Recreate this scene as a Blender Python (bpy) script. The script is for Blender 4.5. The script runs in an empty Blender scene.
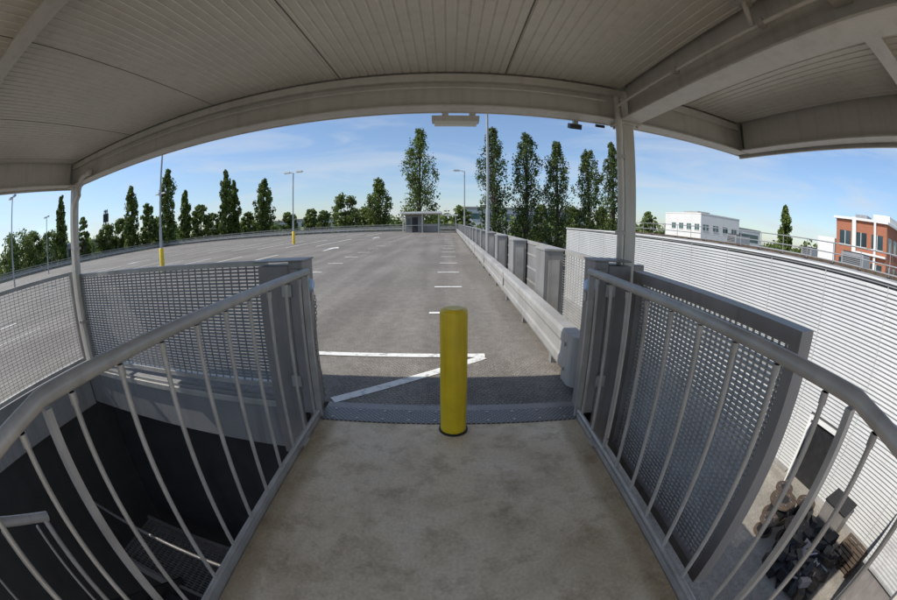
import bpy, math, random
import numpy as np
from mathutils import Vector, Matrix
random.seed(7); RNG=np.random.default_rng(7)
sc=bpy.context.scene
G=-6.3
# ---------------------------------------------------------------- materials
def newmat(name):
    m=bpy.data.materials.new(name); m.use_nodes=True
    nt=m.node_tree; b=nt.nodes["Principled BSDF"]
    return m,nt,b
def N(nt,t,**kw):
    n=nt.nodes.new(t)
    for k,v in kw.items(): setattr(n,k,v)
    return n
def ramp(nt,src,stops):
    r=nt.nodes.new('ShaderNodeValToRGB'); e=r.color_ramp.elements
    e[0].position,e[0].color=stops[0][0],(*stops[0][1],1)
    e[1].position,e[1].color=stops[1][0],(*stops[1][1],1)
    for p,c in stops[2:]:
        q=e.new(p); q.color=(*c,1)
    nt.links.new(src,r.inputs[0]); return r
def mixc(nt,fac,a,b,mode='MIX'):
    m=nt.nodes.new('ShaderNodeMix'); m.data_type='RGBA'; m.blend_type=mode
    L=nt.links
    if not isinstance(fac,(int,float)): L.new(fac,m.inputs[0])
    else: m.inputs[0].default_value=fac
    for v,i in ((a,6),(b,7)):
        if isinstance(v,tuple): m.inputs[i].default_value=(*v,1)
        else: L.new(v,m.inputs[i])
    return m.outputs[2]
def paint(name,col,rough=.5,metal=0.,var=.12,scale=3.,dirt=.25,bump=.0,spec=.5):
    m,nt,b=newmat(name); L=nt.links
    tc=N(nt,'ShaderNodeTexCoord')
    n1=N(nt,'ShaderNodeTexNoise'); n1.inputs['Scale'].default_value=scale; n1.inputs['Detail'].default_value=6
    L.new(tc.outputs['Object'],n1.inputs['Vector'])
    mp=N(nt,'ShaderNodeMapping'); mp.inputs['Scale'].default_value=(14,14,1.2); L.new(tc.outputs['Object'],mp.inputs[0])
    n2=N(nt,'ShaderNodeTexNoise'); n2.inputs['Scale'].default_value=1.; n2.inputs['Detail'].default_value=5
    L.new(mp.outputs[0],n2.inputs['Vector'])
    lo=tuple(c*(1-var) for c in col); hi=tuple(min(1,c*(1+var)) for c in col)
    r=ramp(nt,n1.outputs[0],[(.3,lo),(.7,hi)])
    r2=ramp(nt,n2.outputs[0],[(.5,(0,0,0)),(.8,(dirt,)*3)])
    c=mixc(nt,r2.outputs[0],r.outputs[0],(col[0]*.5,col[1]*.45,col[2]*.38))
    L.new(c,b.inputs['Base Color'])
    rr=N(nt,'ShaderNodeMapRange'); rr.inputs[3].default_value=rough*.8; rr.inputs[4].default_value=min(1,rough*1.3)
    L.new(n1.outputs[0],rr.inputs[0]); L.new(rr.outputs[0],b.inputs['Roughness'])
    b.inputs['Metallic'].default_value=metal
    b.inputs['Specular IOR Level'].default_value=spec
    if bump>0:
        n3=N(nt,'ShaderNodeTexNoise'); n3.inputs['Scale'].default_value=scale*25; n3.inputs['Detail'].default_value=4
        L.new(tc.outputs['Object'],n3.inputs['Vector'])
        bp=N(nt,'ShaderNodeBump'); bp.inputs['Strength'].default_value=bump; bp.inputs['Distance'].default_value=.01
        L.new(n3.outputs[0],bp.inputs['Height']); L.new(bp.outputs[0],b.inputs['Normal'])
    return m
M={}
M['rail']=paint('galvanised_paint',(.42,.39,.355),.38,.2,.16,7,.4)
M['beam']=paint('beam_paint',(.54,.51,.455),.42,.05,.08,3,.35)
M['ceil']=paint('ceiling_sheet',(.62,.585,.51),.36,.05,.08,1.2,.25)
M['dark']=paint('dark_steel_and_void_shade',(.035,.035,.036),.6,.2,.2,4,.3)  # dark steel parts; also stands in for shade in the stairwell void
M['seam']=paint('seam_dark',(.13,.12,.10),.7,0,.1,4,.1)
M['gate']=paint('gate_steel',(.27,.248,.235),.42,.15,.14,3,.45)
M['mesh']=paint('mesh_steel',(.40,.39,.37),.4,.2,.14,5,.35)
M['barrier']=paint('barrier_steel',(.38,.375,.36),.42,.15,.14,1.5,.5)
M['panel']=paint('panel_grey',(.25,.25,.25),.47,.12,.15,1.2,.5)
M['yellow']=paint('yellow_paint',(.80,.55,.012),.36,0,.10,6,.5,.08)
M['cladding']=paint('louvre_white',(.50,.505,.50),.45,.1,.06,.4,.3)
M['clad_dark']=paint('louvre_back',(.24,.24,.24),.7,0,.1,1,.1)
M['white']=paint('white_render',(.72,.72,.70),.7,0,.05,.4,.2)
M['roofgrey']=paint('roof_membrane',(.32,.32,.31),.8,0,.15,.3,.3)
M['glass']=paint('window_glass',(.03,.05,.06),.08,0,.3,.3,0,spec=.8)
M['glassg']=paint('green_glass',(.06,.12,.12),.1,0,.3,.3,0,spec=.8)
M['timber']=paint('timber',(.085,.06,.042),.85,0,.35,4,.4,.2)
M['conc']=paint('concrete',(.30,.29,.27),.85,0,.2,1,.35,.3)
M['rubber']=paint('black_plastic',(.02,.02,.022),.5,0,.2,4,.1)
M['blue']=paint('blue_white',(.45,.62,.85),.4,0,.1,4,.1)
M['galv']=paint('galv_pole',(.34,.345,.35),.4,.4,.1,3,.1)
M['tube']=paint('lamp_diffuser',(.75,.75,.70),.3,0,.03,3,.05)
M['bark']=paint('bark',(.08,.06,.045),.9,0,.3,3,.3,.4)
m,nt,b=newmat('road_paint'); L=nt.links
tc=N(nt,'ShaderNodeTexCoord'); n=N(nt,'ShaderNodeTexNoise'); n.inputs['Scale'].default_value=9; n.inputs['Detail'].default_value=10; n.inputs['Roughness'].default_value=.75
L.new(tc.outputs['Object'],n.inputs[0]); r=ramp(nt,n.outputs[0],[(.36,(.28,.27,.25)),(.48,(.72,.72,.69)),(.8,(.82,.82,.80))])
L.new(r.outputs[0],b.inputs['Base Color']); b.inputs['Roughness'].default_value=.7; M['line']=m
def asphalt(name,base,grid=False):
    m,nt,b=newmat(name); L=nt.links
    tc=N(nt,'ShaderNodeTexCoord'); O=tc.outputs['Object']
    n1=N(nt,'ShaderNodeTexNoise'); n1.inputs['Scale'].default_value=.35; n1.inputs['Detail'].default_value=7; n1.inputs['Roughness'].default_value=.6; L.new(O,n1.inputs[0])
    n2=N(nt,'ShaderNodeTexNoise'); n2.inputs['Scale'].default_value=55; n2.inputs['Detail'].default_value=4; n2.inputs['Roughness'].default_value=.7; L.new(O,n2.inputs[0])
    n5=N(nt,'ShaderNodeTexNoise'); n5.inputs['Scale'].default_value=7; n5.inputs['Detail'].default_value=8; n5.inputs['Roughness'].default_value=.75; L.new(O,n5.inputs[0])
    mp=N(nt,'ShaderNodeMapping'); mp.inputs['Scale'].default_value=(1.6,.12,1); L.new(O,mp.inputs[0])
    n3=N(nt,'ShaderNodeTexNoise'); n3.inputs['Scale'].default_value=1; n3.inputs['Detail'].default_value=6; L.new(mp.outputs[0],n3.inputs[0])
    r1=ramp(nt,n1.outputs[0],[(.3,tuple(c*.78 for c in base)),(.7,tuple(c*1.14 for c in base))])
    r2=ramp(nt,n2.outputs[0],[(.32,(.45,.45,.45)),(.68,(1.45,1.45,1.45))])
    r3=ramp(nt,n3.outputs[0],[(.42,(.80,.79,.78)),(.6,(1.06,1.06,1.06))])
    r5=ramp(nt,n5.outputs[0],[(.36,(.74,.73,.72)),(.6,(1.08,1.08,1.08))])
    c=mixc(nt,.85,r1.outputs[0],r2.outputs[0],'MULTIPLY'); c=mixc(nt,.9,c,r3.outputs[0],'MULTIPLY'); c=mixc(nt,.9,c,r5.outputs[0],'MULTIPLY')
    n4=N(nt,'ShaderNodeTexVoronoi'); n4.inputs['Scale'].default_value=.55; L.new(O,n4.inputs[0])
    r4=ramp(nt,n4.outputs[0],[(.04,(.5,.49,.47)),(.10,(1,1,1))])
    c=mixc(nt,.55,c,r4.outputs[0],'MULTIPLY')
    if grid:
        bk=N(nt,'ShaderNodeTexBrick'); bk.offset=.5; bk.inputs['Scale'].default_value=1
        bk.inputs['Brick Width'].default_value=.042; bk.inputs['Row Height'].default_value=.03; bk.inputs['Mortar Size'].default_value=.005; bk.inputs['Mortar Smooth'].default_value=.3
        L.new(O,bk.inputs[0]); rg=ramp(nt,bk.outputs['Fac'],[(0,(1.08,1.08,1.08)),(1,(.5,.5,.5))])
        c=mixc(nt,.8,c,rg.outputs[0],'MULTIPLY')
    L.new(c,b.inputs['Base Color']); b.inputs['Roughness'].default_value=.85
    bp=N(nt,'ShaderNodeBump'); bp.inputs['Strength'].default_value=.4; bp.inputs['Distance'].default_value=.006; L.new(n2.outputs[0],bp.inputs['Height']); L.new(bp.outputs[0],b.inputs['Normal'])
    return m
M['asphalt']=asphalt('deck_asphalt',(.205,.188,.166))
M['antislip']=asphalt('anti_slip_asphalt',(.25,.228,.20),True)
M['yard']=asphalt('yard_tarmac',(.30,.275,.235))
# landing floor resin
m,nt,b=newmat('landing_resin'); L=nt.links
tc=N(nt,'ShaderNodeTexCoord'); O=tc.outputs['Object']
n1=N(nt,'ShaderNodeTexNoise'); n1.inputs['Scale'].default_value=1.5; n1.inputs['Detail'].default_value=10; n1.inputs['Roughness'].default_value=.68; n1.inputs['Distortion'].default_value=.4; L.new(O,n1.inputs[0])
n2=N(nt,'ShaderNodeTexNoise'); n2.inputs['Scale'].default_value=60; n2.inputs['Detail'].default_value=4; L.new(O,n2.inputs[0])
n3=N(nt,'ShaderNodeTexVoronoi'); n3.inputs['Scale'].default_value=3.5; L.new(O,n3.inputs[0])
n6=N(nt,'ShaderNodeTexNoise'); n6.inputs['Scale'].default_value=4.5; n6.inputs['Detail'].default_value=10; n6.inputs['Roughness'].default_value=.74; L.new(O,n6.inputs[0])
r1=ramp(nt,n1.outputs[0],[(.34,(.54,.41,.26)),(.5,(.74,.595,.41)),(.66,(.82,.70,.53))])
r2=ramp(nt,n2.outputs[0],[(.35,(.84,.84,.84)),(.65,(1.05,1.05,1.05))])
r3=ramp(nt,n3.outputs[0],[(.02,(.5,.43,.33)),(.05,(1,1,1))])
r6=ramp(nt,n6.outputs[0],[(.36,(.62,.57,.50)),(.50,(1,1,1))])
c=mixc(nt,.8,r1.outputs[0],r2.outputs[0],'MULTIPLY'); c=mixc(nt,.6,c,r3.outputs[0],'MULTIPLY'); c=mixc(nt,.8,c,r6.outputs[0],'MULTIPLY')
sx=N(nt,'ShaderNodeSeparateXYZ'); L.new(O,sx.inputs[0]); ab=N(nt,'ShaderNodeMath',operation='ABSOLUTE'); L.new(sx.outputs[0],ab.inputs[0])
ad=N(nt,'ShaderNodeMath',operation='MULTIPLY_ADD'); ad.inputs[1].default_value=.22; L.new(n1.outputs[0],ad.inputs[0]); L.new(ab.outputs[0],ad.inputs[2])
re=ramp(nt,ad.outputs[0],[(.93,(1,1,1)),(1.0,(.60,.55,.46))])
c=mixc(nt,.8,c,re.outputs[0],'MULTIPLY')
L.new(c,b.inputs['Base Color'])
rr=N(nt,'ShaderNodeMapRange'); rr.inputs[3].default_value=.32; rr.inputs[4].default_value=.65; L.new(n1.outputs[0],rr.inputs[0]); L.new(rr.outputs[0],b.inputs['Roughness'])
bp=N(nt,'ShaderNodeBump'); bp.inputs['Strength'].default_value=.3; bp.inputs['Distance'].default_value=.004; L.new(n2.outputs[0],bp.inputs['Height']); L.new(bp.outputs[0],b.inputs['Normal'])
M['landing']=m
# chequer plate
m,nt,b=newmat('chequer_plate'); L=nt.links
tc=N(nt,'ShaderNodeTexCoord'); mp=N(nt,'ShaderNodeMapping'); mp.inputs['Rotation'].default_value=(0,0,math.radians(45)); L.new(tc.outputs['Object'],mp.inputs[0])
ck=N(nt,'ShaderNodeTexVoronoi'); ck.inputs['Scale'].default_value=38; ck.inputs['Randomness'].default_value=.05; L.new(mp.outputs[0],ck.inputs[0])
r=ramp(nt,ck.outputs[0],[(.25,(.40,.385,.365)),(.45,(.14,.134,.127))]); L.new(r.outputs[0],b.inputs['Base Color']); b.inputs['Metallic'].default_value=.3; b.inputs['Roughness'].default_value=.42
iv=N(nt,'ShaderNodeMath',operation='MULTIPLY'); iv.inputs[1].default_value=-1; L.new(ck.outputs[0],iv.inputs[0])
bp=N(nt,'ShaderNodeBump'); bp.inputs['Strength'].default_value=.5; bp.inputs['Distance'].default_value=.004; L.new(iv.outputs[0],bp.inputs['Height']); L.new(bp.outputs[0],b.inputs['Normal'])
M['chequer']=m
m,nt,b=newmat('ground_mix'); L=nt.links
tc=N(nt,'ShaderNodeTexCoord'); n=N(nt,'ShaderNodeTexNoise'); n.inputs['Scale'].default_value=.03; n.inputs['Detail'].default_value=8; L.new(tc.outputs['Object'],n.inputs[0])
r=ramp(nt,n.outputs[0],[(.42,(.05,.08,.025)),(.55,(.12,.12,.11))]); L.new(r.outputs[0],b.inputs['Base Color']); b.inputs['Roughness'].default_value=.95; M['ground']=m
m,nt,b=newmat('red_brick'); L=nt.links
tc=N(nt,'ShaderNodeTexCoord')
sx=N(nt,'ShaderNodeSeparateXYZ'); ad=N(nt,'ShaderNodeMath',operation='ADD'); cx=N(nt,'ShaderNodeCombineXYZ')
L.new(tc.outputs['Object'],sx.inputs[0]); L.new(sx.outputs[0],ad.inputs[0]); L.new(sx.outputs[1],ad.inputs[1]); L.new(ad.outputs[0],cx.inputs[0]); L.new(sx.outputs[2],cx.inputs[1])
bk=N(nt,'ShaderNodeTexBrick'); bk.inputs['Scale'].default_value=1; bk.inputs['Brick Width'].default_value=.23; bk.inputs['Row Height'].default_value=.08; bk.inputs['Mortar Size'].default_value=.008
bk.inputs['Color1'].default_value=(.40,.12,.055,1); bk.inputs['Color2'].default_value=(.31,.085,.04,1); bk.inputs['Mortar'].default_value=(.3,.22,.16,1)
L.new(cx.outputs[0],bk.inputs[0]); L.new(bk.outputs[0],b.inputs['Base Color']); b.inputs['Roughness'].default_value=.85; M['brick']=m
def leafmat(name,dark,light):
    m,nt,b=newmat(name); L=nt.links
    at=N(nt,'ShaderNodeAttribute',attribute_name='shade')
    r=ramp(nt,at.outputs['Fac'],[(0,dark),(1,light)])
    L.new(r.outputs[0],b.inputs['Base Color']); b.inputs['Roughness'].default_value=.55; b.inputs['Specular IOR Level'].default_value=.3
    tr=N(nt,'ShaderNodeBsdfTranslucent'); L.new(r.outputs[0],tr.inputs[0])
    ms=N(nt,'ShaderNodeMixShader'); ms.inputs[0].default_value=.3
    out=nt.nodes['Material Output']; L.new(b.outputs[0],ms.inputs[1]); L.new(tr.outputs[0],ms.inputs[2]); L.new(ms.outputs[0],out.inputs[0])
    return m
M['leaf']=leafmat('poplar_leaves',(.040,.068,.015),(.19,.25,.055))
M['leaf2']=leafmat('broad_leaves',(.05,.082,.02),(.21,.27,.07))
M['leafd']=leafmat('dark_leaves',(.026,.048,.015),(.13,.18,.048))
# ---------------------------------------------------------------- mesh builder
class MB:
    def __init__(s): s.v=[]; s.f=[]; s.mi=[]; s.mats=[]; s.sm=[]
    def mat(s,k):
        if k not in s.mats: s.mats.append(k)
        return s.mats.index(k)
    def add(s,vs,fs,k,smooth=False):
        o=len(s.v); s.v+= [tuple(v) for v in vs]; i=s.mat(k)
        for f in fs: s.f.append([q+o for q in f]); s.mi.append(i); s.sm.append(smooth)
    def box(s,x0,x1,y0,y1,z0,z1,k):
        vs=[(x,y,z) for z in (z0,z1) for y in (y0,y1) for x in (x0,x1)]
        s.add(vs,[(0,2,3,1),(4,5,7,6),(0,1,5,4),(2,6,7,3),(0,4,6,2),(1,3,7,5)],k)
    def obox(s,c,ax,ay,az,k):
        c=Vector(c);ax=Vector(ax);ay=Vector(ay);az=Vector(az)
        vs=[c+ax*i+ay*j+az*l for l in(-1,1) for j in(-1,1) for i in(-1,1)]
        s.add(vs,[(0,2,3,1),(4,5,7,6),(0,1,5,4),(2,6,7,3),(0,4,6,2),(1,3,7,5)],k)
    def tube(s,pts,r,k,n=12,cap=True,radii=None):
        pts=[Vector(p) for p in pts]; vs=[];fs=[]
        for i,p in enumerate(pts):
            if i==0: d=pts[1]-p
            elif i==len(pts)-1: d=p-pts[i-1]
            else: d=(pts[i+1]-p).normalized()+(p-pts[i-1]).normalized()
            d.normalize()
            up=Vector((0,0,1)) if abs(d.z)<.9 else Vector((0,1,0))
            a=d.cross(up).normalized(); bb=a.cross(d).normalized()
            rr=radii[i] if radii else r
            for j in range(n):
                t=2*math.pi*j/n; vs.append(p+a*math.cos(t)*rr+bb*math.sin(t)*rr)
        for i in range(len(pts)-1):
            for j in range(n):
                fs.append((i*n+j,i*n+(j+1)%n,(i+1)*n+(j+1)%n,(i+1)*n+j))
        s.add(vs,fs,k,True)
        if cap:
            o=(len(pts)-1)*n
            s.add(vs[:n],[tuple(range(n))[::-1]],k); s.add(vs[o:o+n],[tuple(range(n))],k)
    def prof(s,prof,axis,a0,a1,k,closed=True,smooth=False):
        def P(p,a): return {'X':(a,p[0],p[1]),'Y':(p[0],a,p[1]),'Z':(p[0],p[1],a)}[axis]
        n=len(prof); vs=[P(p,a0) for p in prof]+[P(p,a1) for p in prof]
        rng=range(n if closed else n-1)
        fs=[(i,(i+1)%n,(i+1)%n+n,i+n) for i in rng]
        s.add(vs,fs,k,smooth)
        if closed: s.add(vs,[tuple(range(n))[::-1],tuple(range(n,2*n))],k)
    def obj(s,name,bevel=0,loc=None):
        me=bpy.data.meshes.new(name); me.from_pydata(s.v,[],s.f)
        for k in s.mats: me.materials.append(M[k])
        me.polygons.foreach_set('material_index',s.mi); me.polygons.foreach_set('use_smooth',s.sm)
        me.update()
        o=bpy.data.objects.new(name,me); sc.collection.objects.link(o)
        if bevel:
            b=o.modifiers.new('bevel','BEVEL'); b.width=bevel; b.segments=2; b.limit_method='ANGLE'; b.angle_limit=math.radians(50)
        if loc: o.location=loc
        return o
LX=-4.6
# ---------------------------------------------------------------- ground, deck
mb=MB(); mb.add([(-2500,-2500,G),(2500,-2500,G),(2500,2500,G),(-2500,2500,G)],[(0,1,2,3)],'ground'); mb.obj('ground')
mb=MB(); mb.box(-60,70,-25,85,G-.2,G+.004,'yard'); mb.obj('yard_paving')
DX0,DX1,DY0,DY1=-58.,1.62,2.70,60.
mb=MB()
mb.box(DX0,DX1,DY0,DY1,-.45,0,'asphalt')
mb.box(DX0,LX-.12,-30,DY0-.002,-.45,-.001,'asphalt')
mb.obj('car_park_deck')
mb=MB()
mb.add([(-1.0,2.70,.004),(1.12,2.70,.004),(1.12,3.72,.004),(-1.0,3.72,.004)],[(0,1,2,3)],'antislip'); mb.obj('anti_slip_surface')
mb=MB()
mb.box(LX-.4,1.3,2.95,3.1,G,-.46,'dark'); mb.box(LX-.3,LX-.14,-6,2.94,G,-.46,'dark')  # stairwell walls near-black, the void's shade put into their colour
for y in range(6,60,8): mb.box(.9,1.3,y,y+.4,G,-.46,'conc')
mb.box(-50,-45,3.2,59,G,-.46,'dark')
mb.obj('deck_support_wall')
mb=MB()
mb.box(LX-.1,-1.05,2.60,2.69,-.46,.06,'panel'); mb.box(LX-.11,LX-.02,-6,2.58,-.48,.10,'panel')
mb.box(LX-.1,-1.05,2.57,2.60,-.03,.03,'mesh')
mb.obj('deck_edge_fascia',.005)
mb=MB(); mb.box(-.99,.99,-6,2.40,-.14,0,'landing'); mb.box(-1.03,-.993,-6,2.42,-.22,.035,'rail'); mb.box(.993,1.03,-6,2.42,-.22,.035,'rail')
mb.obj('walkway_landing',.004)
mb=MB(); mb.box(-1.0,1.06,2.404,2.60,-.05,.008,'chequer'); mb.box(-1.0,1.06,2.603,2.696,-.05,.006,'gate')
for i in range(10):
    x=-.9+i*.2; mb.tube([(x,2.44,.006),(x,2.44,.012)],.012,'rail',8); mb.tube([(x,2.57,.006),(x,2.57,.012)],.012,'rail',8)
mb.obj('threshold_plate')
# markings
mb=MB()
def quad(x0,x1,y0,y1,z=.008): mb.add([(x0,y0,z),(x1,y0,z),(x1,y1,z),(x0,y1,z)],[(0,1,2,3)],'line')
quad(-1.9,.40,3.80,3.91,.009)
a=Vector((.38,3.80));b_=Vector((-.98,2.72)); dd=(b_-a).normalized(); nn=Vector((-dd.y,dd.x))*.055
mb.add([(*(a+nn),.008),(*(a-nn),.008),(*(b_-nn),.008),(*(b_+nn),.008)],[(0,1,2,3)],'line')
y=5.75
while y<56:
    quad(-.31,.30,y,y+.11); quad(-4.5,-3.9,y+.3,y+.42); y+=2.4
for (ya,yb) in ((-11,-6.2),(-1,3.8),(13.6,18.4),(24.5,29.3),(29.45,34.2),(41,45.8),(46,50.8)):
    x=-9.1
    while x>-56:
        quad(x-.06,x+.06,ya,yb); x-=2.4
for (ax,ay,s) in ((-7,20,1),(-7,34,1),(-24.5,21,-1)):
    quad(ax-.09,ax+.09,ay,ay+1.8); yy=ay+1.8 if s>0 else ay
    mb.add([(ax-.4,yy,.008),(ax+.4,yy,.008),(ax,yy+s*1.2,.008)],[(0,1,2)],'line')
mb.obj('parking_markings')
# ---------------------------------------------------------------- bollard
mb=MB()
n=32; R=.092; H=.90
mb.tube([(0,0,.005),(0,0,H-.03),(0,0,H-.008),(0,0,H)],R,'yellow',n,True,[R,R,R-.004,R-.02])
mb.tube([(0,0,0),(0,0,.014)],R+.012,'rubber',n)
mb.tube([(0,0,H),(0,0,H+.003)],R-.03,'yellow',n)
mb.obj('bollard',loc=(.035,2.33,0))
# ---------------------------------------------------------------- canopy
CY=-.35  # unseen rear edge, cut short to let more light in under the canopy
mb=MB()
BZ0,BZ1=2.31,2.60
def sheet(x0,x1,y0,y1):
    pr=[];x=x0
    while x<x1-.02:
        pr+=[(x,BZ1),(x+.045,BZ1),(x+.049,BZ1+.0045),(x+.060,BZ1+.0045)]; x+=.064
    pr.append((x1,BZ1)); pr=[p for p in pr if p[0]<=x1]
    mb.prof(pr,'Y',y0,y1,'ceil',False)
sheet(LX-.02,1.36,CY,2.64); sheet(1.46,2.74,CY,2.64)
for x in (-4.42,-3.22,-2.02,-.82,.42): mb.box(x-.006,x+.006,CY,2.64,BZ1-.001,BZ1+.02,'seam')
mb.box(LX-.16,2.92,CY-.02,2.86,BZ1+.04,BZ1+.12,'beam')
mb.box(LX-.12,2.84,2.70,2.712,BZ0+.015,BZ1+.035,'beam')
mb.box(LX-.12,2.84,2.63,2.79,BZ0,BZ0+.014,'beam')
mb.box(LX-.02,2.74,2.645,2.699,BZ1-.075,BZ1-.012,'beam')
mb.box(LX-.14,2.9,2.803,2.83,BZ0,BZ1+.039,'beam')
mb.box(LX-.06,LX-.045,CY,2.617,BZ0+.015,BZ1+.035,'beam'); mb.box(LX-.14,LX+.04,CY,2.617,BZ0,BZ0+.014,'beam')
mb.box(LX-.20,LX-.17,CY,2.83,BZ0-.02,BZ1+.12,'beam')
mb.box(1.402,1.416,CY,2.617,BZ0+.015,BZ1+.035,'beam'); mb.box(1.32,1.50,CY,2.617,BZ0-.002,BZ0+.012,'beam')
mb.box(2.78,2.795,CY,2.617,BZ0+.015,BZ1+.035,'beam'); mb.box(2.72,2.86,CY,2.617,BZ0,BZ0+.014,'beam'); mb.box(2.90,2.93,CY,2.83,BZ0-.02,BZ1+.12,'beam')
for y in (.44,-.30):
    mb.box(LX-.04,1.40,y-.006,y+.006,BZ1-.17,BZ1+.03,'beam'); mb.box(LX-.04,1.40,y-.06,y+.06,BZ1-.18,BZ1-.168,'beam')
    mb.box(1.418,2.776,y-.006,y+.006,BZ1-.17,BZ1+.03,'beam'); mb.box(1.418,2.776,y-.06,y+.06,BZ1-.18,BZ1-.168,'beam')
def post(x,y,z0=-.1):
    mb.box(x-.05,x+.05,y-.05,y+.05,z0,BZ0-.003,'beam')
    mb.box(x-.10,x+.10,y-.09,y+.09,BZ0-.022,BZ0-.003,'beam')
post(1.41,2.70,-.4); post(LX,2.70,.0); post(LX,-.28,-.1); post(1.41,-.28,-.4)
for x,y in ((1.41,2.70),(LX,2.70)):
    for dx in(-.075,.075):
        for dy in (-.065,.065): mb.tube([(x+dx,y+dy,BZ0-.04),(x+dx,y+dy,BZ0-.02)],.012,'rail',6)
mb.obj('canopy',.003)
mb=MB()
mb.tube([(1.30,2.60,2.50),(1.30,2.60,2.30),(1.31,2.62,2.2),(1.325,2.66,2.1),(1.325,2.66,0)],.028,'beam',12)
for z in (.5,1.4,2.0): mb.box(1.29,1.36,2.63,2.69,z,z+.03,'rail')
mb.obj('downpipe')
mb=MB()
mb.tube([(-4.0,2.58,2.36),(-4.15,2.58,2.36),(-4.26,2.59,2.33),(-4.31,2.61,2.24),(-4.34,2.62,2.15),(-4.46,2.64,2.08),(-4.5,2.65,2.0),(-4.5,2.66,.1)],.036,'beam',14)
for z in (.6,1.5): mb.box(-4.55,-4.45,2.6,2.72,z,z+.03,'rail')
mb.obj('downpipe')
mb=MB()
mb.tube([(1.29,CY,2.42),(1.29,2.55,2.42),(1.29,2.61,2.40),(1.29,2.62,2.33)],.012,'beam',8)
for y in (-.1,.3,.9,1.7): mb.box(1.27,1.31,y,y+.04,2.40,2.44,'rail')
mb.tube([(1.24,.95,2.58),(1.24,.95,2.46),(1.28,.98,2.43)],.018,'rail',8)
mb.tube([(1.24,.95,2.59),(1.24,.95,2.52)],.045,'rail',12)
mb.tube([(-3.7,2.60,2.45),(1.2,2.60,2.45)],.010,'beam',8)
mb.obj('cable_conduit')
mb=MB()
mb.prof([(2.85,2.30),(2.88,2.262),(2.98,2.262),(3.02,2.30)],'X',-.13,.24,'beam'); mb.prof([(2.885,2.262),(2.905,2.235),(2.965,2.235),(2.985,2.262)],'X',-.11,.22,'tube')
mb.box(-.05,.0,2.82,2.95,2.301,2.33,'beam'); mb.box(.16,.21,2.82,2.95,2.301,2.33,'beam')
mb.obj('fluorescent_light_fitting',.002)
mb=MB()
mb.obox((1.02,2.87,2.275),(.05,0,0),(0,.035,.012),(0,-.008,.02),'rubber'); mb.box(1.0,1.04,2.835,2.87,2.28,2.33,'rail'); mb.tube([(1.20,2.845,2.30),(1.28,2.845,2.30)],.013,'rubber',8)
mb.obj('floodlight')
# ---------------------------------------------------------------- handrails
def handrail(sx):
    mb=MB(); X=sx*1.0
    mb.tube([(X*1.06,2.56,1.11),(X,2.47,1.13),(X,.40,1.13),(X,.34,1.128),(X,.28,1.115),(X,-.9,.90),(X,-2.5,.9)],.026,'rail',16)
    mb.tube([(X,2.40,.07),(X,-2.5,.07)],.016,'rail',10)
    y=2.33
    while y>-2.4:
        zt=1.10 if y>.33 else max(.87,1.115+(y-.28)*.182-.03)
        mb.tube([(X,y,.06),(X,y,zt)],.011,'rail',8)
        mb.tube([(X,y,zt-.035),(X,y,zt)],.015,'rail',8)
        y-=.232
    for yy in (2.44,.36,-2.0):
        zt=1.10 if yy>.3 else .88
        mb.box(X-.022,X+.022,yy-.012,yy+.012,-.10,zt,'rail')
    for yy in (2.0,.36): mb.box(X-.045,X+.045,yy-.05,yy+.05,.036,.048,'rail')
    return mb.obj('handrail')
handrail(-1); handrail(1)
# ---------------------------------------------------------------- mesh panels
def grid_panel(name,p0,p1,z0,z1,sp_v,sp_h,frame=.05,depth=.03,wv=.004,wh=.006,dh=.02,mat='mesh',fmat='mesh'):
    p0=Vector((*p0,0));p1=Vector((*p1,0)); d=(p1-p0); Lh=d.length; d.normalize(); nrm=Vector((-d.y,d.x,0))
    mb=MB(); f=frame
    def bx(a0,a1,zz0,zz1,dep,k):
        c=p0+d*((a0+a1)/2); c.z=(zz0+zz1)/2
        mb.obox(c,d*((a1-a0)/2),nrm*dep,Vector((0,0,(zz1-zz0)/2)),k)
    bx(0,f,z0,z1,depth,fmat); bx(Lh-f,Lh,z0,z1,depth,fmat); bx(f,Lh-f,z1-f,z1-.001,depth*.97,fmat); bx(f,Lh-f,z0+.001,z0+f,depth*.97,fmat)
    a=f+sp_v
    while a<Lh-f: bx(a-wv,a+wv,z0+f,z1-f,.005,mat); a+=sp_v
    z=z0+f+sp_h
    while z<z1-f: bx(f,Lh-f,z-wh,z+wh,dh,mat); z+=sp_h
    return mb.obj(name)
grid_panel('louvre_screen',(LX+.08,2.72),(-1.46,2.72),.10,1.20,.085,.030,.045,.03,.005,.007,.012,'panel','mesh')
grid_panel('wire_mesh_fence',(LX,-6),(LX,2.60),.12,1.25,.075,.035,.045,.025,.0025,.003,.003)
grid_panel('louvre_screen',(1.43,.86),(1.43,2.50),-.36,1.14,.048,.030,.07,.055,.006,.0065,.012,'mesh','gate')
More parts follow.
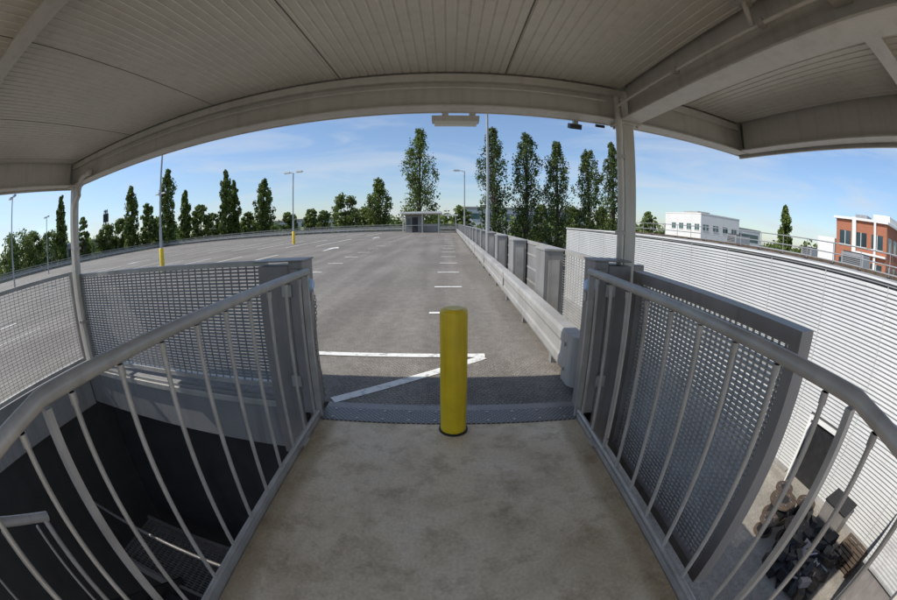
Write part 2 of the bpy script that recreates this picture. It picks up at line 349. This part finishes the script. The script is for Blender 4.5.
# ---------------------------------------------------------------- gate blocks
def gate(sx):
    mb=MB()
    def b(x0,x1,*a):
        x0,x1=(x0*sx,x1*sx); mb.box(min(x0,x1),max(x0,x1),*a)
    b(1.04,1.15,2.48,2.70,.0,1.20,'gate')
    b(1.165,1.43,2.51,2.66,-.45,1.17,'gate') if sx<0 else b(1.165,1.36,2.51,2.62,-.45,1.17,'gate')
    b(1.155,1.163,2.53,2.64,-.3,1.15,'dark')
    b(1.06,1.13,2.455,2.478,.03,1.15,'gate')
    for z in (.25,.95): b(1.12,1.20,2.44,2.508,z,z+.09,'mesh')
    b(1.03,1.45,2.47,2.71,1.201,1.212,'gate') if sx<0 else b(1.03,1.34,2.47,2.70,1.201,1.212,'gate')
    mb.obj('gate_post',.006)
gate(-1); gate(1)
for s,y in ((-1,2.50),(1,2.48)):
    mb=MB(); mb.tube([(s*1.035,y,1.03),(s*.985,y,1.03),(s*.965,y,1.03)],.04,'blue',16,True,[.045,.045,.03]); mb.box(min(s*1.0,s*1.038),max(s*1.0,s*1.038),y-.03,y+.03,.95,1.10,'mesh'); mb.box(min(s*.97,s*.99),max(s*.97,s*.99),y-.02,y+.02,.92,.98,'rail'); mb.obj('padlock')
mb=MB()
pz=.92; k=0
while pz>.10:
    a=Vector((.007,0,0)) if k%2 else Vector((0,.007,0)); x=-1.01+.014*math.sin(pz*9)
    pts=[Vector((x,2.60,pz))+a*math.cos(t)*1.3+Vector((0,0,.016))*math.sin(t) for t in [i*math.pi/4 for i in range(9)]]
    mb.tube(pts,.0032,'rail',5,False); pz-=.024; k+=1
mb.obj('chain')
# ---------------------------------------------------------------- crash barrier
mb=MB()
pr=[(1.045,.16),(1.06,.12),(1.19,.12),(1.19,.51),(1.06,.51),(1.045,.47),(1.045,.40),(1.058,.37),(1.058,.26),(1.045,.23)]
mb.prof(pr,'Y',2.98,56,'barrier')
cyl=[]
for i in range(13):
    t=math.pi*i/12; cyl.append((1.12-.105*math.cos(t), 2.88-.12*math.sin(t)))
cyl=[(1.015,3.02)]+cyl+[(1.225,3.02)]
mb.prof(cyl,'Z',.09,.54,'barrier',True)
for z in (.2,.43): mb.tube([(1.012,2.96,z),(1.0,2.96,z)],.018,'mesh',8)
y=3.6
while y<56: mb.box(1.085,1.185,y,y+.09,0,.119,'panel'); mb.box(1.191,1.24,y,y+.1,.15,.48,'panel'); y+=1.6
y=7.0
while y<56:
    mb.box(1.038,1.0445,y,y+.12,.14,.50,'mesh'); y+=4.0
mb.obj('crash_barrier',.006)
mb=MB(); mb.box(1.20,1.61,2.71,58,.002,.10,'conc'); mb.obj('deck_kerb',.01)
mb=MB()
y=3.0
while y<56:
    yb=y+1.7
    mb.box(1.245,1.50,yb,yb+.5,.101,1.10,'panel'); mb.box(1.235,1.51,yb-.01,yb+.51,1.101,1.125,'mesh')
    mb.box(1.30,1.45,yb-.012,yb-.001,.2,.98,'mesh')
    y0=y-.2
    mb.box(1.52,1.56,y0+.02,yb+.5,1.06,1.12,'mesh'); mb.box(1.52,1.56,y0+.02,yb+.5,.12,.17,'mesh')
    mb.box(1.515,1.565,y0+.02,y0+.08,.11,1.059,'mesh')
    if int((y-3)/2.4+.01)%3==0:
        z=.2
        while z<1.05: mb.box(1.53,1.545,y0+.08,yb+.5,z,z+.014,'mesh'); z+=.034
        yy=y0+.2
        while yy<yb+.5: mb.box(1.546,1.552,yy,yy+.01,.17,1.06,'mesh'); yy+=.1
    else:
        mb.box(1.532,1.548,y0+.08,yb+.5,.172,1.058,'panel')
        for z in (.35,.6,.85): mb.box(1.524,1.531,y0+.08,yb+.5,z,z+.03,'mesh')
    y+=2.4
mb.obj('deck_edge_fence')
mb=MB(); mb.box(1.24,1.37,2.73,2.83,.1,1.16,'gate'); mb.box(1.50,1.60,2.72,2.80,-.4,1.16,'gate'); mb.obj('fence_post',.006)
# ---------------------------------------------------------------- perimeter fence
def perim(name,p0,p1):
    p0=Vector((*p0,0));p1=Vector((*p1,0)); d=(p1-p0); Ln=d.length; d.normalize(); n=Vector((-d.y,d.x,0)); mb=MB()
    def bx(a0,a1,z0,z1,dep,off,k):
        c=p0+d*((a0+a1)/2)+n*off; c.z=(z0+z1)/2
        mb.obox(c,d*((a1-a0)/2),n*dep,Vector((0,0,(z1-z0)/2)),k)
    bx(0,Ln,.28,.62,.03,.10,'barrier'); bx(0,Ln,.70,.80,.02,0,'mesh'); bx(0,Ln,1.06,1.12,.03,0,'mesh'); bx(0,Ln,.0,.14,.08,-.05,'conc')
    a=0
    while a<Ln: bx(a,a+.08,0,1.06,.04,.0,'panel'); a+=2.4
    a=1.0
    while a<Ln: bx(a,a+.1,0,.28,.05,.09,'panel'); a+=2.4
    for z in (.86,.91,.96,1.01,.2,.26): bx(0,Ln,z,z+.008,.006,-.01,'mesh')
    return mb.obj(name)
perim('perimeter_fence',(1.5,59.5),(-57.5,59.5)); perim('perimeter_fence',(-57.5,59.3),(-57.5,-28))
# ---------------------------------------------------------------- lamps
def lamp(x,y,h=6.,twin=True,base=True,arm=.55):
    mb=MB()
    if base: mb.tube([(0,0,0),(0,0,1.05),(0,0,1.08)],.12,'yellow',20,True,[.12,.12,.09]); mb.tube([(0,0,0),(0,0,.02)],.2,'rail',12)
    mb.tube([(0,0,0),(0,0,1.9),(0,0,2.0),(0,0,h)],.06,'galv',12,True,[.075,.075,.055,.045])
    for s in ((-1,1) if twin else (-1,)):
        mb.tube([(0,0,h-.08),(s*.15,0,h),(s*arm,0,h+.05)],.025,'galv',8)
        c=s*(arm+.28)
        mb.add([(c-.3,-.13,h+.02),(c+.3,-.13,h+.02),(c+.3,.13,h+.02),(c-.3,.13,h+.02),(c-.22,-.09,h+.13),(c+.22,-.09,h+.13),(c+.22,.09,h+.13),(c-.22,.09,h+.13)],[(0,3,2,1),(4,5,6,7),(0,1,5,4),(1,2,6,5),(2,3,7,6),(3,0,4,7)],'galv')
        mb.box(c-.22,c+.22,-.09,.09,h-.015,h+.019,'tube')
    return mb.obj('street_lamp',loc=(x,y,0))
lamp(-13.0,13.0,6.1,True,True,.3); lamp(-12.8,29.0,6.0,True,True,.3)
lamp(-27.5,9.5,6.,True,False,.2); lamp(-28,28,6.,True,False,.2); lamp(-42,20,6.,True,False,.2)
lamp(1.40,13.4,6.2,False,False,.5); lamp(1.40,33,6.0,False,False,.4)
# ---------------------------------------------------------------- shelter on deck
mb=MB()
mb.box(-6.5,-.9,50,54,2.62,2.86,'white'); mb.box(-6.3,-1.1,50.2,53.8,2.5,2.619,'beam')
mb.box(-.85,1.3,51,54,2.30,2.48,'white'); mb.box(.9,1.05,51.3,51.45,0,2.299,'beam')
for x in (-6.2,-3.6,-1.4):
    for y in (50.4,53.5): mb.box(x,x+.15,y,y+.15,0,2.499,'beam')
mb.box(-5.9,-3.7,51.5,53.3,0,2.45,'panel'); mb.box(-3.4,-1.5,53.2,53.3,0,1.1,'mesh'); mb.box(-5.0,-4.2,51.45,51.495,.05,2.1,'dark'); mb.box(-5.8,-5.2,51.45,51.495,.9,2.0,'glass')
mb.box(-6.1,-1.5,50.3,50.36,.95,1.05,'mesh')
mb.obj('stair_shelter')
# ---------------------------------------------------------------- louvred metal building
WX=12.4; WT=1.08; Y0,Y1=-26.,38.
mb=MB()
mb.box(WX+.12,WX+34,Y0,Y1,G,WT-.1,'clad_dark')
mb.box(WX+.0,WX+34.1,Y0-.05,Y1+.05,WT-.09,WT,'roofgrey')
mb.box(WX-.06,WX+.25,Y0-.06,Y1+.06,WT+.002,WT+.06,'white')
PI=.13
def lou(y0,y1,z,z1):
    while z<z1:
        mb.prof([(WX,z+.008),(WX,z+.03),(WX+.042,z+PI-.008),(WX+.055,z+PI-.008),(WX+.055,z+.02)],'Y',y0,y1,'cladding'); z+=PI
doorY0,doorY1,doorZ=4.6,6.1,G+2.3
lou(Y0,Y1,doorZ+.25,WT-.2)
lou(Y0,doorY0-.12,G+.12,doorZ+.2); lou(doorY1+.12,Y1,G+.12,doorZ+.2)
y=Y0+3
while y<Y1:
    mb.box(WX-.004,WX+.09,y-.015,y+.015,G+.1 if not(doorY0-.2<y<doorY1+.2) else doorZ+.3,WT-.1,'cladding'); y+=3.0
mb.box(WX-.03,WX+.11,doorY0-.12,doorY0,G,doorZ+.12,'white'); mb.box(WX-.03,WX+.11,doorY1,doorY1+.12,G,doorZ+.12,'white'); mb.box(WX-.03,WX+.11,doorY0+.001,doorY1-.001,doorZ,doorZ+.119,'white')
mb.box(WX+.10,WX+.118,doorY0,doorY1,G,doorZ,'rubber')
mb.obox((WX-.33,doorY1-.15,G+1.1),(.33,.12,0),(-.01,.025,0),(0,0,1.08),'white')
mb.obox((WX-.35,doorY1-.19,G+1.3),(.2,.073,0),(-.012,.03,0),(0,0,.35),'glass')
mb.box(WX-.2,WX,Y0,doorY0-.15,G,G+.12,'conc'); mb.box(WX-.2,WX,doorY1+.15,Y1,G,G+.12,'conc')
mb.obj('louvred_metal_building')
mb=MB()
for (x,ya,yb) in ((18.5,-24,36),):
    for z in (WT+.55,WT+1.05): mb.tube([(x,ya,z),(x,yb,z)],.03,'galv',8)
    y=ya
    while y<=yb: mb.tube([(x,y,WT),(x,y,WT+1.08)],.025,'galv',6); mb.box(x-.3,x+.1,y-.06,y+.06,WT,WT+.06,'rubber'); y+=2.
    mb.box(x+.02,x+.06,ya,yb,WT+.004,WT+.16,'timber')
mb.obj('roof_guardrail')
mb=MB()
for (x,y,w,l,h) in ((26,11,1.6,2.2,.9),(27,17,1.2,1.2,.7),(24,24,2,1.4,.8)):
    mb.box(x,x+w,y,y+l,WT+.1,WT+h,'galv'); mb.box(x+.1,x+w-.1,y+.1,y+l-.1,WT+h,WT+h+.08,'dark')
    for i in range(5): mb.box(x-.02,x-.002,y+.15,y+l-.15,WT+.2+i*.11,WT+.25+i*.11,'dark')
mb.obj('roof_plant_unit',.02)
def office(x0,x1,y0,y1,zt,wall,gl,floors,fh,bayw=2.0,parapet=.5,win=.62,ww=.8,cap=.15):
    mb=MB(); mb.box(x0,x1,y0,y1,G,zt,wall); mb.box(x0-cap,x1+cap,y0-cap,y1+cap,zt+.001,zt+.25,'white')
    for f in range(floors):
        zb=zt-parapet-(f+1)*fh+fh*(1-win)*.5; ztp=zb+fh*win
        y=y0+.6
        while y+bayw*ww<y1-.3:
            mb.box(x0-.03,x0-.002,y,y+bayw*ww,zb,ztp,gl); mb.box(x0-.10,x0-.031,y-.06,y+bayw*ww+.06,zb-.1,zb-.005,'white'); mb.box(x0-.05,x0-.031,y+bayw*ww*.48,y+bayw*ww*.52,zb,ztp,'white'); y+=bayw
        x=x0+.6
        while x+bayw*ww<x1-.3:
            mb.box(x,x+bayw*ww,y0-.03,y0-.002,zb,ztp,gl); mb.box(x-.06,x+bayw*ww+.06,y0-.10,y0-.031,zb-.1,zb-.005,'white'); mb.box(x+bayw*ww*.48,x+bayw*ww*.52,y0-.05,y0-.031,zb,ztp,'white'); x+=bayw
    return mb
mb=office(53,66,65,80,6.1,'white','glassg',3,3.4,3.2,1.1,.38,.55,.05)
mb.box(56,60,70,76,6.36,7.0,'roofgrey'); mb.box(66.2,77,67,80,G,4.4,'white'); mb.box(67,76,66.97,66.99,1.4,3.3,'glassg'); mb.box(66.1,77.1,66.9,80.1,4.401,4.6,'roofgrey')
mb.obj('white_office_building')
mb=office(43,56,14.6,22.8,5.9,'brick','glass',3,3.0,2.6,.5,.5,.7,.3)
mb.box(45,50,14.8,17.5,6.2,7.0,'white'); mb.box(46,48,19,21,6.2,6.9,'galv')
mb.box(42.6,42.85,19.4,20.0,G,6.2,'white'); mb.box(42.6,42.85,16.2,16.5,G,6.2,'white'); mb.box(43,56,23.1,26,G,3.6,'white')
mb.box(42.45,42.95,14.6,19.3,2.4,2.6,'white')
mb.obj('brick_building')
mb=MB()
mb.box(6,52,135,175,G,6.4,'white'); mb.box(5.5,52.5,134.5,175.5,6.4,7.0,'roofgrey')
x=8
while x<50: mb.box(x,x+3.2,134.8,134.98,2.6,4.6,'glassg'); x+=4.2
mb.obj('warehouse')
mb=MB(); mb.box(-95,-42,128,150,G,3.6,'white'); mb.box(-95.5,-41.5,127.5,150.5,3.6,4.2,'roofgrey')
x=-93
while x<-44: mb.box(x,x+3.5,127.8,127.98,.6,2.6,'glass'); x+=5
mb.obj('warehouse')
mb=MB(); mb.box(-150,-118,60,90,G,5.0,'roofgrey'); mb.box(-150.4,-117.6,59.6,90.4,5.0,5.5,'white')
y=62
while y<88: mb.box(-117.99,-117.8,y,y+2.5,1,3.5,'glass'); y+=4
mb.obj('office_block')
mb=MB()
X,Y=-83,60.
for dx in (-.8,.8):
    for dy in(-.8,.8): mb.tube([(X+dx,Y+dy,G),(X+dx*.4,Y+dy*.4,11)],.12,'dark',6)
for i in range(7):
    z=G+2+i*2.2; mb.tube([(X-.8,Y,z),(X+.8,Y,z+2.2)],.07,'dark',5); mb.tube([(X+.8,Y,z),(X-.8,Y,z+2.2)],.07,'dark',5)
mb.box(X-1.0,X+1.0,Y-.3,Y+.3,8,10,'dark'); mb.obj('signal_mast')
# ---------------------------------------------------------------- yard clutter
def drum(x,y,r,w,rz=0):
    mb=MB()
    mb.tube([(0,0,0),(0,0,.06)],r,'timber',28); mb.tube([(0,0,w-.06),(0,0,w)],r,'timber',28); mb.tube([(0,0,.06),(0,0,w-.06)],r*.72,'rubber',24)
    mb.tube([(0,0,w),(0,0,w+.012)],r*.42,'rubber',16)
    for i in range(6):
        t=i*math.pi/3; mb.tube([(r*.6*math.cos(t),r*.6*math.sin(t),w),(r*.6*math.cos(t),r*.6*math.sin(t),w+.015)],.02,'galv',6)
    for i in range(-4,5):
        q=math.sqrt(max(0,r*r-(i*r/4.6)**2))*.95; mb.box(i*r/4.6-.006,i*r/4.6+.006,-q,q,w+.0005,w+.004,'rubber')
    o=mb.obj('cable_drum',loc=(x,y,G+.004)); o.rotation_euler=(0,0,rz)
drum(10.0,4.6,.55,.7); drum(9.7,3.4,.5,.6,.5); drum(10.9,4.0,.42,.6,1); drum(10.8,5.2,.38,.5,.2); drum(9.1,4.3,.36,.5,.8)
mb=MB()
for i in range(130):
    x=8.3+random.random()*2.3; y=1.2+random.random()*2.0; s=.10+random.random()*.2; a=random.random()*3
    mb.obox((x,y,G+.1+random.random()*.45),(s*math.cos(a),s*math.sin(a),random.uniform(-.1,.1)),(-s*.6*math.sin(a),s*.6*math.cos(a),.03),(.03,.02,s*.45),random.choice(['rubber','rubber','rubber','dark','dark','timber','gate']))
for i in range(10):
    x=8.4+random.random()*2; y=1.4+random.random()*1.6; mb.tube([(x,y,G+.3),(x+random.uniform(-.8,.8),y+random.uniform(-.8,.8),G+.55)],.035,'galv',8)
mb.obj('scrap_pile')
mb=MB()
for j in range(3):
    for i in range(6): mb.box(10.6+i*.21,10.6+i*.21+.14,.5,1.7,G+.11+j*.15,G+.13+j*.15,'timber')
    for yy in (.5,1.05,1.6): mb.box(10.6,11.8,yy,yy+.1,G+.01+j*.15,G+.109+j*.15,'timber')
mb.obj('pallet_stack')
mb=MB()
mb.prof([(11.1,G+.15),(11.9,G+.15),(11.95,G+1.1),(11.0,G+1.1)],'Y',2.2,3.3,'gate'); mb.box(10.97,11.98,2.16,3.34,G+1.101,G+1.16,'rubber')
for x in(11.2,11.8):
    for y in (2.3,3.2): mb.tube([(x-.03,y,G+.08),(x+.03,y,G+.08)],.08,'rubber',12)
mb.obj('wheelie_bin',.01)
mb=MB()
mb.box(8.6,11.6,-2.6,.2,G,G+2.2,'gate')
x=8.5; pr=[]
while x<11.7: pr+=[(x,G+2.25),(x+.06,G+2.25),(x+.08,G+2.29),(x+.13,G+2.29)]; x+=.15
pr+= [(11.7,G+2.2),(8.5,G+2.2)]
mb.prof(pr,'Y',-2.7,.3,'barrier'); mb.obj('storage_shed')
# ---------------------------------------------------------------- staircase in left void
mb=MB()
x0,x1=-3.3,-1.95; nst=11; rise=1.95/nst; run=.255
for i in range(nst):
    y=-1.2+i*run; z=-(i+1)*rise-.5
    mb.box(x0+.05,x1-.05,y,y+run+.02,z-.035,z,'dark')  # treads coloured near-black to paint in the darkness of the void
for x in (x0,x1-.012):
    mb.add([(x,-1.3,-.45),(x,1.75,-2.4),(x,1.75,-2.7),(x,-1.3,-.75),(x+.04,-1.3,-.45),(x+.04,1.75,-2.4),(x+.04,1.75,-2.7),(x+.04,-1.3,-.75)],[(0,1,2,3),(7,6,5,4),(0,4,5,1),(3,2,6,7),(1,5,6,2),(0,3,7,4)],'dark')
yy=1.65
while yy<2.55: mb.box(LX+.1,-1.1,yy,yy+.008,-2.49,-2.45,'gate'); yy+=.045
xx=LX+.1
while xx<-1.1: mb.box(xx,xx+.006,1.65,2.55,-2.49,-2.455,'gate'); xx+=.1
mb.box(LX+.05,-1.05,1.60,1.649,-2.65,-2.43,'gate'); mb.box(LX+.05,-1.05,2.551,2.6,-2.65,-2.43,'gate')
mb.tube([(x1,-2.2,1.0),(x1,-1.1,.98),(x1,.36,.30)],.027,'rail',12)
for i in range(6):
    y=-1.0+i*.25; zz=.93-(y+1.1)*.465
    mb.tube([(x1,y,-.7-(y+1.2)*.68),(x1,y,zz)],.010,'rail',8)
mb.tube([(x1,.33,-1.75),(x1,.33,.30)],.02,'rail',10)
mb.tube([(LX+.1,1.66,-1.45),(-1.2,1.66,-1.45)],.02,'gate',10)
mb.obj('staircase')
mb=MB(); mb.box(LX-.1,-1.0,-6,2.9,G+.006,G+.02,'dark'); mb.obj('stairwell_floor')  # near-black sheet, shade at the bottom of the well as colour
# ---------------------------------------------------------------- trees
def leaves(name,clumps,nper,size,mats,trunk=None,loc=(0,0,0)):
    C=np.array([c[:6] for c in clumps]); S=np.array([c[6] for c in clumps]); nC=len(C); n=nC*nper
    idx=np.repeat(np.arange(nC),nper)
    d=RNG.normal(size=(n,3)); d/=np.linalg.norm(d,axis=1)[:,None]
    rad=RNG.random(n)**.45
    p=C[idx,:3]+d*C[idx,3:6]*rad[:,None]
    nr=d+RNG.normal(size=(n,3))*.7; nr/=np.linalg.norm(nr,axis=1)[:,None]
    a=np.cross(nr,RNG.normal(size=(n,3))); a/=np.linalg.norm(a,axis=1)[:,None]; b=np.cross(nr,a)
    s=size*(.55+.9*RNG.random(n))[:,None]
    V=np.empty((n,4,3)); V[:,0]=p+a*s; V[:,1]=p+b*s*.7; V[:,2]=p-a*s; V[:,3]=p-b*s*.7
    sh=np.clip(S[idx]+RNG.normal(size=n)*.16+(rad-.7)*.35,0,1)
    V=V.reshape(-1,3); nv0=len(V)
    tv=trunk.v if trunk else []; tf=trunk.f if trunk else []
    me=bpy.data.meshes.new(name)
    me.vertices.add(nv0+len(tv))
    allv=np.concatenate([V,np.array([tuple(q) for q in tv]).reshape(-1,3)]) if tv else V
    me.vertices.foreach_set('co',allv.ravel())
    st=np.arange(0,nv0,4); li=np.arange(nv0); tl=[];ts=[];c=nv0
    for f in tf: ts.append(c); tl+= [q+nv0 for q in f]; c+=len(f)
    al=np.concatenate([li,np.array(tl,dtype=int)]) if tl else li
    as_=np.concatenate([st,np.array(ts,dtype=int)]) if ts else st
    me.loops.add(len(al)); me.loops.foreach_set('vertex_index',al.astype(np.int32))
    me.polygons.add(len(as_)); me.polygons.foreach_set('loop_start',as_.astype(np.int32))
    me.materials.append(M[mats]); me.materials.append(M['bark'])
    mi=np.zeros(len(as_),dtype=np.int32); mi[n:]=1; me.polygons.foreach_set('material_index',mi)
    me.update(calc_edges=True)
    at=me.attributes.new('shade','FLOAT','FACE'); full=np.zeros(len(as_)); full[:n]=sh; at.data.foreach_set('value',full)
    me.validate()
    o=bpy.data.objects.new(name,me); sc.collection.objects.link(o); o.location=loc; return o
def poplar(phi,dist,el,wdeg,kind='leaf',name='poplar_tree'):
    a=math.radians(phi); x=dist*math.sin(a); y=dist*math.cos(a)
    top=1.45+dist*math.tan(math.radians(el)); Ht=top-G; R=dist*math.radians(wdeg)/2
    tr=MB(); tr.tube([(0,0,0),(.05,0,Ht*.4),(0,.05,Ht*.8),(0,0,Ht*.95)],.3,'bark',7,False,[.38,.26,.12,.04])
    cl=[]
    nc=int(110+Ht*4)
    lean=random.uniform(-.35,.35); tw=random.uniform(.45,.62); pw=random.uniform(2.0,3.0)
    bulge=[random.uniform(.84,1.12) for _ in range(9)]
    for i in range(nc):
        t=(i+random.random())/nc
        prof=min(1,(t/.2))**.6*(1-max(0,(t-tw)/(1-tw))**pw*.82)*bulge[int(t*8.99)]
        ang=random.random()*2*math.pi; rr=R*prof*(random.random()**.5)*.9*random.uniform(.75,1.10)
        z=Ht*(.08+.885*t)
        w=R*(.18+.15*random.random())*(.5+.5*prof)
        shade=.30+.42*random.random()+.12*math.sin(ang*1.3+t*9)
        cl.append((rr*math.cos(ang)+lean*t,rr*math.sin(ang),z,w,w,w*random.uniform(1.2,2.2),shade))
        if i%5==0: tr.tube([(0,0,max(.5,z-R*1.6)),(rr*.6*math.cos(ang),rr*.6*math.sin(ang),z-R*.4),(rr*math.cos(ang),rr*math.sin(ang),z)],.05,'bark',4,False,[.09,.05,.02])
    for k in range(3): cl.append((lean+random.uniform(-.2,.2)*R,random.uniform(-.2,.2)*R,Ht*(.965+.008*k),R*.16,R*.16,Ht*.02,.5))
    return leaves(name,cl,46,.16 if dist<75 else .22,kind,tr,(x,y,G))
def broad(phi,dist,el,wdeg,kind='leaf2',name='broadleaf_tree'):
    a=math.radians(phi); x=dist*math.sin(a); y=dist*math.cos(a)
    top=1.45+dist*math.tan(math.radians(el)); Ht=top-G; R=dist*math.radians(wdeg)/2
    tr=MB(); tr.tube([(0,0,0),(.1,0,Ht*.3),(0,.1,Ht*.7)],.3,'bark',7,False,[.35,.25,.08])
    cl=[]
    for i in range(85):
        u=random.random()*2*math.pi; v=random.uniform(-.85,1); q=random.random()**.4
        hr=math.sqrt(max(0,1-v*v*.95))*R*q*.85; z=Ht*.60+v*Ht*.34
        w=R*random.uniform(.16,.32); cl.append((hr*math.cos(u),hr*math.sin(u),z,w,w,w*.8,.25+.4*random.random()+.15*v))
        if i%6==0: tr.tube([(0,0,Ht*.25),(hr*.5*math.cos(u),hr*.5*math.sin(u),Ht*.45),(hr*math.cos(u),hr*math.sin(u),z)],.05,'bark',4,False,[.12,.07,.03])
    return leaves(name,cl,60,.24,kind,tr,(x,y,G))
for t in [(-49.8,86,8.3,3.0),(-43.8,84,10.2,3.3),(-41,86,6.8,2.5),(-34.6,82,9.3,2.3),(-33.0,84,7.7,2.1),(-28.4,84,7.6,3.4),(-10.7,88,6.8,4.4),(-62.0,80,8.2,2.2),
          (-4.4,62,14.6,6.6),(6.9,62,14.9,5.9),(11.9,64,14.0,5.7),(16.6,66,12.9,5.2),(21.4,68,11.7,4.9),(25.2,66,13.0,4.2),(53.2,90,5.9,2.7)]:
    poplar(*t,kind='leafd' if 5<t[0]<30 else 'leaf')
for t in [(-47,88,6.0,3.0),(-38.4,88,5.0,3.8),(-15.8,80,4.9,5.2),(-21,100,2.9,2.6),(-58,90,5.2,2.6),(-70,80,4.8,9),(-63.5,95,4.0,6),(-19.0,90,2.6,2.5),(-54,95,3.6,4.6),(31,120,3.0,3),(2.0,90,2.8,3.5),(19,85,3.2,3.0),
          (-51.8,92,4.2,3.4),(-45.2,95,3.6,3.0),(-36.4,95,3.4,3.0),(-30.8,98,3.0,3.0),(-24.5,98,2.6,3.2),(-12.8,96,3.0,3.0),(-67,85,4.4,5),(14.2,88,3.2,2.6),(23.3,86,3.4,2.6)]:
    broad(*t)
cl=[]
ph=-88
while ph<88:
    dist=random.uniform(120,190); a=math.radians(ph); hgt=random.uniform(6.5,11)+ (2 if ph<-40 else 0)
    for j in range(3):
        w=random.uniform(2,4.5); cl.append((dist*math.sin(a)+random.uniform(-2,2),dist*math.cos(a)+random.uniform(-2,2),G+hgt*random.uniform(.3,.95),w,w,hgt*.3,.25+.4*random.random()))
    ph+=random.uniform(.4,.9)
leaves('distant_trees',cl,48,.75,'leaf2')
# ---------------------------------------------------------------- world / sun
az=math.radians(261); el=math.radians(46)
w=bpy.data.worlds.new("World"); sc.world=w; w.use_nodes=True; nt=w.node_tree; L=nt.links
bg=nt.nodes["Background"]; sky=nt.nodes.new('ShaderNodeTexSky')
sky.sky_type='NISHITA'; sky.sun_disc=False; sky.sun_elevation=el; sky.sun_rotation=az; sky.altitude=50; sky.air_density=1.0; sky.dust_density=.5; sky.ozone_density=1.6
tc=nt.nodes.new('ShaderNodeTexCoord'); mp=nt.nodes.new('ShaderNodeMapping'); mp.inputs['Scale'].default_value=(1.0,1.6,8.5); mp.inputs['Rotation'].default_value=(.10,.14,.4)
sz=nt.nodes.new('ShaderNodeSeparateXYZ'); L.new(tc.outputs['Generated'],sz.inputs[0])
hz=ramp(nt,sz.outputs[2],[(0.0,(.72,.78,.88)),(.10,(.72,.80,.92)),(.30,(.82,.90,1.0)),(.6,(1,1,1))])
sk=mixc(nt,1.0,sky.outputs[0],hz.outputs[0],'MULTIPLY')
L.new(tc.outputs['Generated'],mp.inputs[0])
n=nt.nodes.new('ShaderNodeTexNoise'); n.inputs['Scale'].default_value=1.7; n.inputs['Detail'].default_value=10; n.inputs['Roughness'].default_value=.56; n.inputs['Distortion'].default_value=.7; L.new(mp.outputs[0],n.inputs[0])
r=ramp(nt,n.outputs[0],[(.44,(.04,.04,.04)),(.78,(.8,.8,.8))])
c=mixc(nt,r.outputs[0],sk,(4.6,4.9,5.3))
L.new(c,bg.inputs[0]); bg.inputs[1].default_value=.15
sd=bpy.data.lights.new('sun','SUN'); sd.energy=4.6; sd.angle=math.radians(.5); sd.color=(1,.95,.87)
so=bpy.data.objects.new('sun_lamp',sd); sc.collection.objects.link(so)
v=Vector((math.sin(az)*math.cos(el),math.cos(az)*math.cos(el),math.sin(el))); so.rotation_euler=v.to_track_quat('Z','Y').to_euler()
# ---------------------------------------------------------------- camera
cd=bpy.data.cameras.new("camera"); c=bpy.data.objects.new("camera",cd); sc.collection.objects.link(c); sc.camera=c
cd.type='PANO'; cd.panorama_type='FISHEYE_EQUISOLID'; cd.fisheye_lens=374*36/897; cd.fisheye_fov=math.radians(200)
cd.sensor_width=36; cd.sensor_height=36*685/1024; cd.clip_start=.02; cd.clip_end=6000
c.location=(0,0,1.45); c.rotation_euler=(math.radians(78),0,0)
sc.view_settings.view_transform='Standard'; sc.view_settings.look='None'; sc.view_settings.exposure=0
